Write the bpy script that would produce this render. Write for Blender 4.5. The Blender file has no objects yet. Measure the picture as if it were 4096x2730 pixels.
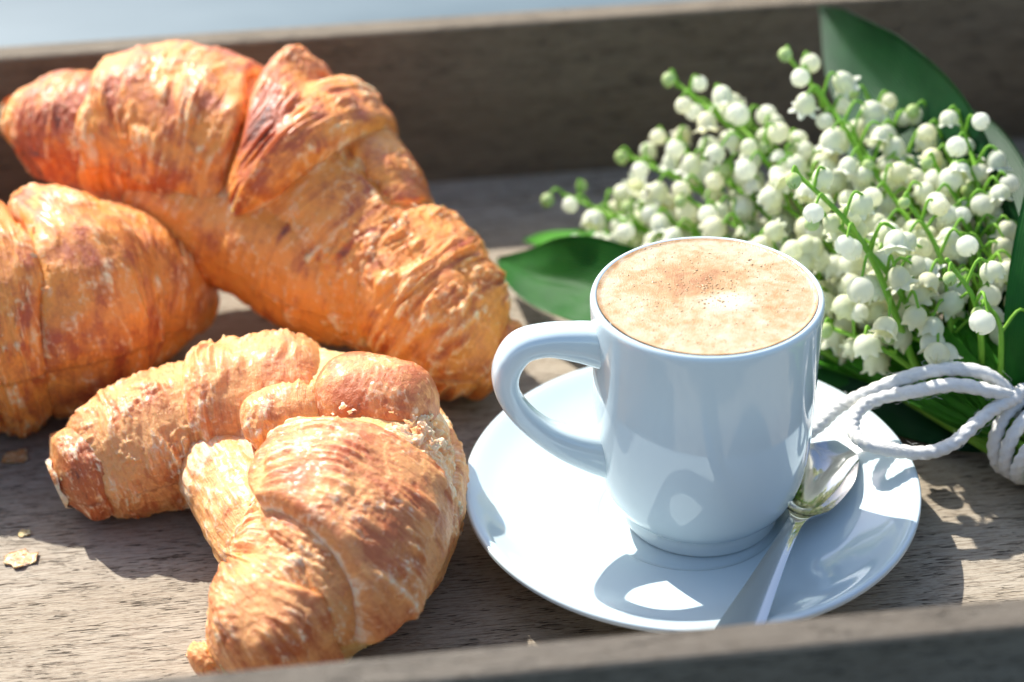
import bpy, math, random
import numpy as np
from mathutils import Vector, Matrix

# ------------------------------------------------------------ camera, sky, sun, exposure
scene = bpy.context.scene
cam_data = bpy.data.cameras.new('camera')
cam = bpy.data.objects.new('camera', cam_data)
scene.collection.objects.link(cam)
cam_data.sensor_width = 36.0
cam_data.lens = 69.15
cam_data.clip_start = 0.01
cam_data.clip_end = 50.0
yaw, pitch, roll = math.radians(5.097), math.radians(33.158), math.radians(-1.811)
fw = Vector((math.sin(yaw)*math.cos(pitch), math.cos(yaw)*math.cos(pitch), -math.sin(pitch)))
rt = Vector((math.cos(yaw), -math.sin(yaw), 0))
up = rt.cross(fw)
rt2 = rt*math.cos(roll) + up*math.sin(roll)
up2 = -rt*math.sin(roll) + up*math.cos(roll)
mw = Matrix((rt2, up2, -fw)).transposed().to_4x4()
mw.translation = Vector((-0.08634, -0.42695, 0.348))
cam.matrix_world = mw
cam_data.dof.use_dof = True
cam_data.dof.focus_distance = 0.525
cam_data.dof.aperture_fstop = 7.2
scene.camera = cam

SUN = Vector((-0.57, 0.95, 1.10)).normalized()            # towards the sun
world = bpy.data.worlds.new('World')
scene.world = world
world.use_nodes = True
wn = world.node_tree
sky = wn.nodes.new('ShaderNodeTexSky')
sky.sky_type = 'NISHITA'
sky.sun_disc = False
sky.air_density = 1.0
sky.dust_density = 1.5
sky.ozone_density = 0.5
sky.sun_elevation = math.asin(SUN.z)
sky.sun_rotation = math.atan2(SUN.x, SUN.y)
wn.links.new(sky.outputs[0], wn.nodes['Background'].inputs[0])
wn.nodes['Background'].inputs[1].default_value = 0.15
sun_data = bpy.data.lights.new('sun', 'SUN')
sun_data.energy = 4.5
sun_data.angle = math.radians(0.7)
sun_data.color = (1.0, 0.965, 0.91)
sun = bpy.data.objects.new('sun', sun_data)
sun.rotation_euler = SUN.to_track_quat('Z', 'Y').to_euler()
sun.location = (-0.6, 1.0, 1.2)
scene.collection.objects.link(sun)
scene.view_settings.view_transform = 'Standard'
scene.view_settings.look = 'None'
scene.view_settings.gamma = 1.0
scene.view_settings.use_curve_mapping = False
scene.view_settings.exposure = 0.84
scene.cycles.max_bounces = 10
scene.cycles.diffuse_bounces = 5
scene.cycles.sample_clamp_indirect = 6.0

# ------------------------------------------------------------ helpers
COL = scene.collection
rng = np.random.default_rng(7)
random.seed(7)
PI = math.pi

def link(name, mesh, mat=None, parent=None, smooth=True):
    o = bpy.data.objects.new(name, mesh)
    COL.objects.link(o)
    if mat is not None and len(mesh.materials) == 0:
        mesh.materials.append(mat)
    if parent is not None:
        o.parent = parent
    if smooth and len(mesh.polygons):
        mesh.polygons.foreach_set('use_smooth', np.ones(len(mesh.polygons), dtype=bool))
    return o

def empty(name, loc=(0, 0, 0)):
    o = bpy.data.objects.new(name, None)
    COL.objects.link(o)
    o.location = loc
    o.empty_display_size = 0.01
    return o

def tag(o, label=None, cat=None, group=None, kind=None):
    if label: o['label'] = label
    if cat: o['category'] = cat
    if group: o['group'] = group
    if kind: o['kind'] = kind
    return o

def mesh_from(name, V, Fc, attrs=None):
    V = np.asarray(V, dtype=np.float32); Fc = np.asarray(Fc, dtype=np.int32)
    me = bpy.data.meshes.new(name)
    me.vertices.add(len(V)); me.vertices.foreach_set('co', V.ravel())
    n = Fc.shape[1]
    me.loops.add(Fc.size); me.loops.foreach_set('vertex_index', Fc.ravel())
    me.polygons.add(len(Fc))
    me.polygons.foreach_set('loop_start', np.arange(0, Fc.size, n, dtype=np.int32))
    me.polygons.foreach_set('loop_total', np.full(len(Fc), n, dtype=np.int32))
    me.update(calc_edges=True)
    if attrs:
        for k, a in attrs.items():
            a = np.asarray(a, dtype=np.float32)
            if a.ndim == 1:
                at = me.attributes.new(k, 'FLOAT', 'POINT'); at.data.foreach_set('value', a)
            else:
                at = me.attributes.new(k, 'FLOAT_VECTOR', 'POINT'); at.data.foreach_set('vector', a.ravel())
    me.validate()
    return me

def grid_faces(nu, nv, wrap_v=False, wrap_u=False):
    iu = np.arange(nu if wrap_u else nu-1); iv = np.arange(nv if wrap_v else nv-1)
    A, B = np.meshgrid(iu, iv, indexing='ij')
    A2, B2 = (A+1) % nu, (B+1) % nv
    return np.stack([A*nv+B, A2*nv+B, A2*nv+B2, A*nv+B2], -1).reshape(-1, 4)

def joined(parts):
    Vs, Fs, o = [], [], 0
    for V, Fc in parts:
        Vs.append(V); Fs.append(Fc+o); o += len(V)
    return np.concatenate(Vs), np.concatenate(Fs)

# vectorised gradient noise
_perm = np.random.default_rng(3).permutation(4096).astype(np.int64)
_g = np.random.default_rng(4).normal(size=(4096, 3)); _g /= np.linalg.norm(_g, axis=1)[:, None]
def noise(P):
    P = np.asarray(P, dtype=np.float64)
    i = np.floor(P).astype(np.int64); f = P-i
    w = f*f*f*(f*(f*6-15)+10)
    out = 0.0
    for dx in (0, 1):
        hx = _perm[(i[..., 0]+dx) & 4095]
        wx = w[..., 0] if dx else 1-w[..., 0]
        for dy in (0, 1):
            hy = _perm[(hx+i[..., 1]+dy) & 4095]
            wy = w[..., 1] if dy else 1-w[..., 1]
            for dz in (0, 1):
                h = _perm[(hy+i[..., 2]+dz) & 4095]
                wz = w[..., 2] if dz else 1-w[..., 2]
                g = _g[h]
                out = out + wx*wy*wz*(g[..., 0]*(f[..., 0]-dx)+g[..., 1]*(f[..., 1]-dy)+g[..., 2]*(f[..., 2]-dz))
    return out*1.6
def fbm(P, n=3):
    o, a, t = 0, 1.0, 0
    for k in range(n):
        o = o+a*noise(P*(2.03**k)+17.3*k); t += a; a *= 0.5
    return o/t
def sst(a, b, x):
    t = np.clip((x-a)/(b-a), 0, 1); return t*t*(3-2*t)

def catmull(pts, n):
    pts = np.asarray(pts, dtype=float); m = len(pts)
    ext = np.concatenate([[2*pts[0]-pts[1]], pts, [2*pts[-1]-pts[-2]]])
    u = np.linspace(0, m-1, n) if np.isscalar(n) else np.asarray(n, dtype=float)
    sh = u.shape; u = np.clip(u.ravel(), 0, m-1)
    k = np.minimum(u.astype(int), m-2); t = (u-k)[:, None]
    p0, p1, p2, p3 = ext[k], ext[k+1], ext[k+2], ext[k+3]
    o = 0.5*((2*p1)+(-p0+p2)*t+(2*p0-5*p1+4*p2-p3)*t*t+(-p0+3*p1-3*p2+p3)*t**3)
    return o.reshape(sh+(pts.shape[1],))

def lathe(profile, n=128):
    pr = np.asarray(profile, dtype=float); a = np.linspace(0, 2*PI, n, endpoint=False)
    V = np.stack([pr[:, None, 0]*np.cos(a), pr[:, None, 0]*np.sin(a), pr[:, None, 1]+0*a], -1)
    return V.reshape(-1, 3), grid_faces(len(pr), n, wrap_v=True)[:, ::-1]

def tube(path, rad, nv=8, cap=True):
    """tapered tube along a polyline with a parallel frame"""
    P = np.asarray(path, dtype=float); m = len(P)
    rad = np.broadcast_to(np.asarray(rad, dtype=float), (m,))
    T = np.gradient(P, axis=0); T /= np.linalg.norm(T, axis=1)[:, None]+1e-12
    a = np.array([0, 0, 1.0]) if abs(T[0, 2]) < .9 else np.array([1.0, 0, 0])
    n = np.cross(T[0], a); n /= np.linalg.norm(n)
    N = []
    for k in range(m):
        n = n-T[k]*(n@T[k]); n /= np.linalg.norm(n); N.append(n.copy())
    N = np.array(N); B = np.cross(T, N)
    an = np.linspace(0, 2*PI, nv, endpoint=False)
    V = P[:, None]+rad[:, None, None]*(np.cos(an)[None, :, None]*N[:, None]+np.sin(an)[None, :, None]*B[:, None])
    V = V.reshape(-1, 3); Fc = grid_faces(m, nv, wrap_v=True)
    if cap:
        V = np.concatenate([V, [P[0]-T[0]*rad[0]*.5], [P[-1]+T[-1]*rad[-1]*.5]])
        i0, i1 = m*nv, m*nv+1
        c0 = [(i0, (j+1) % nv, j, j) for j in range(nv)]
        c1 = [(i1, (m-1)*nv+j, (m-1)*nv+(j+1) % nv, (m-1)*nv+(j+1) % nv) for j in range(nv)]
        Fq = Fc
        return V, Fq, np.array([c[:3] for c in c0+c1])
    return V, Fc, None

def tube_mesh(name, tubes):
    """several tubes -> one mesh (quads plus caps as triangles doubled into quads is avoided: caps are tris)"""
    Vs, Q, T, o = [], [], [], 0
    for V, Fc, t in tubes:
        Vs.append(V); Q.append(Fc+o)
        if t is not None: T.append(t+o)
        o += len(V)
    V = np.concatenate(Vs); Q = np.concatenate(Q)
    me = bpy.data.meshes.new(name)
    tris = np.concatenate(T) if T else np.zeros((0, 3), int)
    me.from_pydata(V.tolist(), [], Q.tolist()+tris.tolist())
    me.update()
    return me

def box(name, x0, x1, y0, y1, z0, z1, bev=0.0012, seg=3, cuts=(1, 1, 1)):
    """a bevelled board"""
    import bmesh
    bm = bmesh.new()
    bmesh.ops.create_cube(bm, size=1)
    for v in bm.verts:
        v.co = Vector(((x0+x1)/2+v.co.x*(x1-x0), (y0+y1)/2+v.co.y*(y1-y0), (z0+z1)/2+v.co.z*(z1-z0)))
    bmesh.ops.bevel(bm, geom=bm.edges[:], offset=bev, segments=seg, affect='EDGES', profile=.6)
    me = bpy.data.meshes.new(name); bm.to_mesh(me); bm.free()
    return me

# ------------------------------------------------------------ node helpers
def new_mat(name):
    m = bpy.data.materials.new(name); m.use_nodes = True
    nt = m.node_tree
    return m, nt, nt.nodes['Principled BSDF'], nt.nodes['Material Output']
def N(nt, typ, **kw):
    n = nt.nodes.new(typ)
    for k, v in kw.items():
        if k == 'inp':
            for i, x in v.items(): n.inputs[i].default_value = x
        else: setattr(n, k, v)
    return n
def mixc(nt, fac, a, b, blend='MIX'):
    n = nt.nodes.new('ShaderNodeMix'); n.data_type = 'RGBA'; n.blend_type = blend
    for sock, val in ((n.inputs[0], fac), (n.inputs[6], a), (n.inputs[7], b)):
        if hasattr(val, 'links') or isinstance(val, bpy.types.NodeSocket): nt.links.new(val, sock)
        else: sock.default_value = val if not isinstance(val, tuple) else (val+(1,) if len(val) == 3 else val)
    return n.outputs[2]
def ramp(nt, fac, stops):
    n = nt.nodes.new('ShaderNodeValToRGB'); nt.links.new(fac, n.inputs[0])
    el = n.color_ramp.elements
    while len(el) < len(stops): el.new(0.5)
    for e, (p, c) in zip(el, stops):
        e.position = p; e.color = c if len(c) == 4 else tuple(c)+(1,)
    return n.outputs[0]
def math_n(nt, op, a, b=None, clamp=False):
    n = nt.nodes.new('ShaderNodeMath'); n.operation = op; n.use_clamp = clamp
    for s, v in ((n.inputs[0], a), (n.inputs[1], b)):
        if v is None: continue
        if isinstance(v, bpy.types.NodeSocket): nt.links.new(v, s)
        else: s.default_value = v
    return n.outputs[0]
def coords(nt, scale=(1, 1, 1), kind='Object', loc=(0, 0, 0)):
    tc = nt.nodes.new('ShaderNodeTexCoord'); mp = nt.nodes.new('ShaderNodeMapping')
    mp.inputs['Scale'].default_value = scale; mp.inputs['Location'].default_value = loc
    nt.links.new(tc.outputs[kind], mp.inputs[0]); return mp.outputs[0]
def ntex(nt, vec, scale, detail=4, rough=0.55, dist=0.0):
    n = nt.nodes.new('ShaderNodeTexNoise'); n.inputs['Scale'].default_value = scale
    n.inputs['Detail'].default_value = detail; n.inputs['Roughness'].default_value = rough
    n.inputs['Distortion'].default_value = dist
    nt.links.new(vec, n.inputs['Vector']); return n.outputs['Fac']
def bump(nt, h, dist, strength=1.0, normal=None):
    n = nt.nodes.new('ShaderNodeBump'); n.inputs['Distance'].default_value = dist
    n.inputs['Strength'].default_value = strength
    nt.links.new(h, n.inputs['Height'])
    if normal is not None: nt.links.new(normal, n.inputs['Normal'])
    return n.outputs[0]

# ------------------------------------------------------------ materials
def wood_mat(name, light, mid, dark, loc=(0, 0, 0), rough=0.62, grain=1.0, crk=.85):
    m, nt, b, out = new_mat(name)
    broad = ntex(nt, coords(nt, (5, 34, 34), 'Object', loc), 1.0, 5, .6, .6)
    stain = ntex(nt, coords(nt, (9, 16, 16), 'Object', (loc[0]+3, loc[1], loc[2])), 1.0, 4, .6, .3)
    fine = ntex(nt, coords(nt, (95, 1500, 1500), 'Object', loc), 1.0, 5, .72, .5)
    fibre = ntex(nt, coords(nt, (420, 4200, 4200), 'Object', loc), 1.0, 3, .65, .2)
    crack = ntex(nt, coords(nt, (170, 2300, 2300), 'Object', loc), 1.0, 2, .55, .8)
    where = ntex(nt, coords(nt, (60, 220, 220), 'Object', (loc[0]+1, loc[1]+2, loc[2])), 1.0, 3, .6, .3)
    thr = math_n(nt, 'ADD', crack, math_n(nt, 'MULTIPLY', math_n(nt, 'SUBTRACT', where, .5), .55))
    pit = ramp(nt, thr, [(.325, (0, 0, 0)), (.39, (1, 1, 1))])
    c = mixc(nt, ramp(nt, broad, [(.32, (0, 0, 0)), (.68, (1, 1, 1))]), mid, light)
    c = mixc(nt, math_n(nt, 'MULTIPLY', ramp(nt, stain, [(.52, (0, 0, 0)), (.72, (1, 1, 1))]), .45), c, mid)
    c = mixc(nt, ramp(nt, fine, [(.34, (1, 1, 1)), (.53, (0, 0, 0))]), c, dark)
    c = mixc(nt, math_n(nt, 'MULTIPLY', ramp(nt, fibre, [(.40, (0, 0, 0)), (.62, (1, 1, 1))]), .5), c, tuple(min(1, x*1.15) for x in light))
    c = mixc(nt, math_n(nt, 'MULTIPLY', math_n(nt, 'SUBTRACT', 1.0, pit), crk), c, tuple(x*.30 for x in dark))
    nt.links.new(c, b.inputs['Base Color'])
    b.inputs['Roughness'].default_value = rough; b.inputs['Specular IOR Level'].default_value = .22
    h = math_n(nt, 'ADD', math_n(nt, 'MULTIPLY', pit, .8), math_n(nt, 'ADD', math_n(nt, 'MULTIPLY', fine, .7), math_n(nt, 'MULTIPLY', fibre, .4)))
    nt.links.new(bump(nt, h, .0006*grain, .9), b.inputs['Normal'])
    return m
M = {}
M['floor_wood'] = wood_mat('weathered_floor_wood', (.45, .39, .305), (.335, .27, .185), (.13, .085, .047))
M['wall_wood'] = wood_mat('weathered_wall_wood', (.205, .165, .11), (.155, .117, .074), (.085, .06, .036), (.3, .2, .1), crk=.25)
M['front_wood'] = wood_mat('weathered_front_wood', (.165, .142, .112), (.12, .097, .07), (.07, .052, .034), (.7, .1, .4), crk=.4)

def glaze(name, col):
    m, nt, b, out = new_mat(name)
    v = coords(nt)
    b.inputs['Base Color'].default_value = col+(1,)
    b.inputs['Roughness'].default_value = .07
    b.inputs['IOR'].default_value = 1.5
    b.inputs['Coat Weight'].default_value = .5
    b.inputs['Coat Roughness'].default_value = .03
    n = ntex(nt, v, 60, 2, .5)
    nt.links.new(bump(nt, n, .0004, .12), b.inputs['Normal'])
    return m
M['porcelain'] = glaze('white_porcelain_glaze', (.575, .675, .695))

def crema_mat():
    m, nt, b, out = new_mat('coffee_crema')
    v = coords(nt)
    big = ntex(nt, v, 75, 5, .62, 1.2)
    med = ntex(nt, v, 420, 5, .7, .3)
    vor = N(nt, 'ShaderNodeTexVoronoi', feature='F1'); vor.inputs['Scale'].default_value = 620
    nt.links.new(v, vor.inputs['Vector'])
    vor2 = N(nt, 'ShaderNodeTexVoronoi', feature='F1'); vor2.inputs['Scale'].default_value = 2300
    nt.links.new(v, vor2.inputs['Vector'])
    at = N(nt, 'ShaderNodeAttribute', attribute_name='dark')
    s = math_n(nt, 'ADD', math_n(nt, 'MULTIPLY', big, .58), math_n(nt, 'MULTIPLY', med, .42))
    s = math_n(nt, 'ADD', s, at.outputs['Fac'])
    c = ramp(nt, s, [(.30, (.56, .46, .33)), (.44, (.50, .355, .21)), (.55, (.43, .245, .10)), (.72, (.32, .13, .04))])
    spot = ramp(nt, vor.outputs['Distance'], [(.10, (1, 1, 1)), (.22, (0, 0, 0))])
    sel = ramp(nt, math_n(nt, 'MULTIPLY', vor.outputs['Color'], 1.0), [(.62, (0, 0, 0)), (.66, (1, 1, 1))])
    spot = math_n(nt, 'MULTIPLY', spot, sel)
    c = mixc(nt, math_n(nt, 'MULTIPLY', spot, .28), c, (.40, .18, .07))
    nt.links.new(c, b.inputs['Base Color'])
    b.inputs['Roughness'].default_value = .42
    b.inputs['Subsurface Weight'].default_value = .15
    b.inputs['Subsurface Radius'].default_value = (.004, .002, .001)
    h = math_n(nt, 'ADD', math_n(nt, 'MULTIPLY', spot, 1.0), math_n(nt, 'MULTIPLY', math_n(nt, 'SUBTRACT', 1.0, vor2.outputs['Distance']), .22))
    nt.links.new(bump(nt, h, .0007, .65), b.inputs['Normal'])
    return m
M['crema'] = crema_mat()

def steel_mat():
    m, nt, b, out = new_mat('polished_steel')
    b.inputs['Base Color'].default_value = (.55, .55, .54, 1)
    b.inputs['Metallic'].default_value = 1
    b.inputs['Roughness'].default_value = .09
    n = ntex(nt, coords(nt, (60, 900, 60)), 1, 3)
    nt.links.new(bump(nt, n, .0001, .06), b.inputs['Normal'])
    return m
M['steel'] = steel_mat()

def crust_mat(name, gold, brown, cream, burnt=(.13, .035, .018), coat=.20):
    m, nt, b, out = new_mat(name)
    v = coords(nt)
    ab = N(nt, 'ShaderNodeAttribute', attribute_name='brown').outputs['Fac']
    ap = N(nt, 'ShaderNodeAttribute', attribute_name='pale').outputs['Fac']
    fl = N(nt, 'ShaderNodeAttribute', attribute_name='flow').outputs['Vector']
    mp = N(nt, 'ShaderNodeMapping'); mp.inputs['Scale'].default_value = (5.0, 4.0, 1); nt.links.new(fl, mp.inputs[0])
    st = ntex(nt, mp.outputs[0], 1.0, 4, .6, .5)                # laminated streaks around the roll
    n1 = ntex(nt, v, 190, 5, .65, .4)
    n2 = ntex(nt, v, 800, 5, .7, .2)
    n3 = ntex(nt, v, 2600, 3, .6)
    cen = lambda x, k: math_n(nt, 'MULTIPLY', math_n(nt, 'SUBTRACT', x, .5), k)
    fb = math_n(nt, 'ADD', math_n(nt, 'ADD', ab, cen(n1, 1.2)), math_n(nt, 'ADD', cen(n2, .8), cen(st, 1.0)))
    fp = math_n(nt, 'ADD', math_n(nt, 'ADD', ap, cen(n2, 1.1)), cen(st, -.9))
    c = mixc(nt, ramp(nt, fb, [(.10, (0, 0, 0)), (.85, (1, 1, 1))]), gold, brown)
    c = mixc(nt, ramp(nt, fp, [(.28, (0, 0, 0)), (.80, (1, 1, 1))]), c, cream)
    c = mixc(nt, ramp(nt, math_n(nt, 'SUBTRACT', fb, .75), [(.40, (0, 0, 0)), (.80, (1, 1, 1))]), c, burnt)
    c = mixc(nt, math_n(nt, 'MULTIPLY', ramp(nt, n3, [(.4, (1, 1, 1)), (.55, (0, 0, 0))]), .14), c, brown)
    nt.links.new(c, b.inputs['Base Color'])
    ro = math_n(nt, 'ADD', math_n(nt, 'MULTIPLY', fp, .3), .46, True)
    nt.links.new(ro, b.inputs['Roughness'])
    b.inputs['Coat Weight'].default_value = coat
    nt.links.new(math_n(nt, 'ADD', math_n(nt, 'MULTIPLY', n1, .35), .08), b.inputs['Coat Roughness'])
    b.inputs['Subsurface Weight'].default_value = .25
    b.inputs['Subsurface Radius'].default_value = (.007, .0022, .0006)
    b.inputs['Subsurface Scale'].default_value = 1.0
    h = math_n(nt, 'ADD', math_n(nt, 'MULTIPLY', n1, .45), math_n(nt, 'ADD', math_n(nt, 'MULTIPLY', n2, .45), math_n(nt, 'MULTIPLY', n3, .10)))
    h = math_n(nt, 'ADD', h, math_n(nt, 'MULTIPLY', st, .45))
    nt.links.new(bump(nt, h, .0012, .9), b.inputs['Normal'])
    return m
M['crust'] = crust_mat('golden_croissant_crust', (.92, .425, .14), (.55, .145, .038), (.96, .74, .50))
M['crust_dark'] = crust_mat('deep_baked_croissant_crust', (.96, .34, .05), (.50, .10, .024), (.96, .67, .37), coat=.20)
M['dough'] = crust_mat('yellow_inner_dough', (.88, .58, .22), (.78, .38, .11), (.92, .76, .44), coat=.03)

def petal_mat():
    m, nt, b, out = new_mat('lily_petal')
    at = N(nt, 'ShaderNodeAttribute', attribute_name='inner').outputs['Fac']
    v = coords(nt)
    n = ntex(nt, v, 500, 3)
    c = mixc(nt, at, (.92, .92, .83), (.76, .80, .34))
    c = mixc(nt, math_n(nt, 'MULTIPLY', n, .16), c, (.80, .84, .50))
    oi = N(nt, 'ShaderNodeObjectInfo').outputs['Random']
    c = mixc(nt, ramp(nt, oi, [(.55, (0, 0, 0)), (1.0, (.55, .55, .55))]), c, (.86, .82, .54))
    nt.links.new(c, b.inputs['Base Color'])
    b.inputs['Roughness'].default_value = .5
    tr = N(nt, 'ShaderNodeBsdfTranslucent'); nt.links.new(c, tr.inputs[0])
    mx = N(nt, 'ShaderNodeMixShader'); mx.inputs[0].default_value = .55
    nt.links.new(b.outputs[0], mx.inputs[1]); nt.links.new(tr.outputs[0], mx.inputs[2])
    nt.links.new(mx.outputs[0], out.inputs[0])
    return m
M['petal'] = petal_mat()

def green_mat(name, a, c2, trans, rough=.35, veins=False):
    m, nt, b, out = new_mat(name)
    v = coords(nt)
    n = ntex(nt, v, 120, 4)
    c = mixc(nt, ramp(nt, n, [(.3, (0, 0, 0)), (.7, (1, 1, 1))]), a, c2)
    if veins:
        at = N(nt, 'ShaderNodeAttribute', attribute_name='across').outputs['Fac']
        al = N(nt, 'ShaderNodeAttribute', attribute_name='along').outputs['Fac']
        w = math_n(nt, 'SINE', math_n(nt, 'MULTIPLY', at, 95.0))
        w = math_n(nt, 'ADD', math_n(nt, 'MULTIPLY', w, .5), .5)
        cx = N(nt, 'ShaderNodeCombineXYZ'); nt.links.new(math_n(nt, 'MULTIPLY', at, 60.0), cx.inputs[0]); nt.links.new(math_n(nt, 'MULTIPLY', al, 3.0), cx.inputs[1])
        sn = ntex(nt, cx.outputs[0], 1.0, 3)
        c = mixc(nt, math_n(nt, 'MULTIPLY', w, .22), c, tuple(min(1, x*1.7) for x in c2))
        c = mixc(nt, math_n(nt, 'MULTIPLY', sn, .35), c, tuple(x*.6 for x in a))
        nt.links.new(bump(nt, math_n(nt, 'ADD', w, sn), .0003, .5), b.inputs['Normal'])
    nt.links.new(c, b.inputs['Base Color'])
    b.inputs['Roughness'].default_value = rough; b.inputs['Specular IOR Level'].default_value = .2
    tr = N(nt, 'ShaderNodeBsdfTranslucent')
    nt.links.new(mixc(nt, .6, c, (.10, .42, .004)), tr.inputs[0])
    mx = N(nt, 'ShaderNodeMixShader'); mx.inputs[0].default_value = trans
    nt.links.new(b.outputs[0], mx.inputs[1]); nt.links.new(tr.outputs[0], mx.inputs[2])
    nt.links.new(mx.outputs[0], out.inputs[0])
    return m
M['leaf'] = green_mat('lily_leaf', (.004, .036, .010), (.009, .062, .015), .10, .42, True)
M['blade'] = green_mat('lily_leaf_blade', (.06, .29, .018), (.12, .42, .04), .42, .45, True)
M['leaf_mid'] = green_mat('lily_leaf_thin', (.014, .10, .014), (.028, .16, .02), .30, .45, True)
M['stem'] = green_mat('lily_stem', (.20, .46, .04), (.32, .58, .08), .3, .45)
M['bud'] = green_mat('lily_green_bud', (.42, .55, .16), (.66, .74, .38), .35, .45)

def twine_mat():
    m, nt, b, out = new_mat('cotton_twine')
    v = coords(nt)
    n = ntex(nt, v, 1500, 4, .7)
    c = mixc(nt, n, (.68, .66, .60), (.88, .86, .80))
    nt.links.new(c, b.inputs['Base Color']); b.inputs['Roughness'].default_value = .85
    b.inputs['Subsurface Weight'].default_value = .15
    b.inputs['Subsurface Radius'].default_value = (.002, .002, .0018)
    nt.links.new(bump(nt, n, .0006, .7), b.inputs['Normal'])
    return m
M['twine'] = twine_mat()

def table_mat():
    m, nt, b, out = new_mat('pale_blue_painted_table')
    v = coords(nt, (2.0, 7, 1))
    n = ntex(nt, v, 2.2, 4, .6, .5)
    c = mixc(nt, ramp(nt, n, [(.35, (0, 0, 0)), (.7, (1, 1, 1))]), (.055, .095, .112), (.105, .15, .165))
    nt.links.new(c, b.inputs['Base Color']); b.inputs['Roughness'].default_value = .5
    return m
M['table'] = table_mat()

# ------------------------------------------------------------ measured layout (metres in the tray: x along it, y away, z up)
FRONT = [(-0.1768, 0.0300, 0.0120, 0.0090), (-0.1586, 0.0355, 0.0160, 0.0145), (-0.1367, 0.0407, 0.0200, 0.0165), (-0.1178, 0.0439, 0.0220, 0.0170), (-0.1002, 0.0381, 0.0235, 0.0180), (-0.0884, 0.0215, 0.0235, 0.0205), (-0.0896, -0.0005, 0.0235, 0.0225), (-0.0978, -0.0222, 0.0230, 0.0225), (-0.1063, -0.0379, 0.0205, 0.0205), (-0.1170, -0.0458, 0.0160, 0.0150), (-0.1294, -0.0466, 0.0090, 0.0080)]
FRONT_LOBES = [((-0.1394, 0.0411, 0.0235), (-0.0958, 0.0394, 0.0290), 0.0210, 0.0190), ((-0.1216, 0.0167, 0.0360), (-0.0961, 0.0171, 0.0400), 0.0100, 0.0086), ((-0.1014, 0.0242, 0.0400), (-0.0688, 0.0111, 0.0360), 0.0148, 0.0150), ((-0.1332, 0.0344, 0.0185), (-0.1121, -0.0185, 0.0150), 0.0132, 0.0142), ((-0.1360, -0.0468, 0.0060), (-0.1302, -0.0433, 0.0080), 0.0055, 0.0065), ((-0.0805, 0.0045, 0.0400), (-0.0816, -0.0158, 0.0400), 0.0055, 0.0065), ((-0.1346, 0.0282, 0.0135), (-0.1216, 0.0066, 0.0125), 0.0108, 0.0118)]
BIG_LOBES = [((-0.1567, 0.1386, 0.0500), (-0.0733, 0.0878, 0.0260), 0.0160, 0.0238), ((-0.0911, 0.1221, 0.0600), (-0.0734, 0.1153, 0.0540), 0.0095, 0.0105)]
BIG = [(-0.1963, 0.1706, 0.0600, 0.0085), (-0.1821, 0.1630, 0.0600, 0.0140), (-0.1668, 0.1549, 0.0600, 0.0178), (-0.1463, 0.1507, 0.0600, 0.0208), (-0.1216, 0.1424, 0.0550, 0.0255), (-0.1011, 0.1299, 0.0470, 0.0275), (-0.0857, 0.1078, 0.0360, 0.0248), (-0.0704, 0.0893, 0.0280, 0.0214), (-0.0563, 0.0755, 0.0200, 0.0160), (-0.0433, 0.0715, 0.0110, 0.0078)]
LEFT = [(-0.2544, 0.1006, 0.0200, 0.0120), (-0.2304, 0.0920, 0.0280, 0.0220), (-0.2062, 0.0899, 0.0310, 0.0270), (-0.1855, 0.0927, 0.0320, 0.0275), (-0.1668, 0.1033, 0.0300, 0.0265), (-0.1524, 0.1096, 0.0240, 0.0205), (-0.1417, 0.1138, 0.0180, 0.0130), (-0.1338, 0.1169, 0.0120, 0.0060)]
KNOT = (0.0978, 0.0114, 0.0130)
TIPS = [(-0.0130, 0.1439, 0.0280), (-0.0062, 0.1354, 0.0160), (-0.0006, 0.1387, 0.0220), (0.0091, 0.1450, 0.0400), (0.0198, 0.1443, 0.0460), (0.0231, 0.1433, 0.0660), (0.0343, 0.1419, 0.0580), (0.0452, 0.1319, 0.0550), (0.0560, 0.1304, 0.0780), (0.0644, 0.1198, 0.0680), (0.0798, 0.1246, 0.0660), (0.0840, 0.1180, 0.0620), (0.0949, 0.1088, 0.0680), (0.0986, 0.0931, 0.0740), (0.1025, 0.0879, 0.0660), (0.1004, 0.0739, 0.0580), (0.0409, 0.0582, 0.0780), (0.0486, 0.0543, 0.0660), (0.0222, 0.1132, 0.0400), (0.0358, 0.1129, 0.0500), (0.0461, 0.1102, 0.0560), (0.0780, 0.0296, 0.0620), (0.0883, 0.0265, 0.0500), (0.0692, 0.0384, 0.0340), (0.0506, 0.0478, 0.0320), (0.0611, 0.0602, 0.0550), (0.0751, 0.0616, 0.0640), (0.0710, 0.0849, 0.0620), (0.0881, 0.0802, 0.0660), (0.0939, 0.0651, 0.0560), (0.0100, 0.1237, 0.0320), (0.0265, 0.1048, 0.0300)]
ROPE_TAIL = [(0.0952, 0.0123, 0.0270), (0.0870, 0.0148, 0.0340), (0.0761, 0.0165, 0.0360), (0.0639, 0.0169, 0.0340), (0.0532, 0.0177, 0.0290), (0.0462, 0.0187, 0.0245), (0.0399, 0.0153, 0.0215), (0.0328, 0.0113, 0.0195)]
ROPE_LOOP = [(0.0952, 0.0123, 0.0270), (0.0868, 0.0095, 0.0320), (0.0760, 0.0114, 0.0340), (0.0653, 0.0127, 0.0320), (0.0563, 0.0151, 0.0290), (0.0499, 0.0132, 0.0265), (0.0472, 0.0079, 0.0245), (0.0489, 0.0022, 0.0235), (0.0562, -0.0010, 0.0225), (0.0656, -0.0027, 0.0220), (0.0733, -0.0010, 0.0230), (0.0805, 0.0031, 0.0260), (0.0879, 0.0076, 0.0280), (0.0952, 0.0115, 0.0280)]
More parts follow.
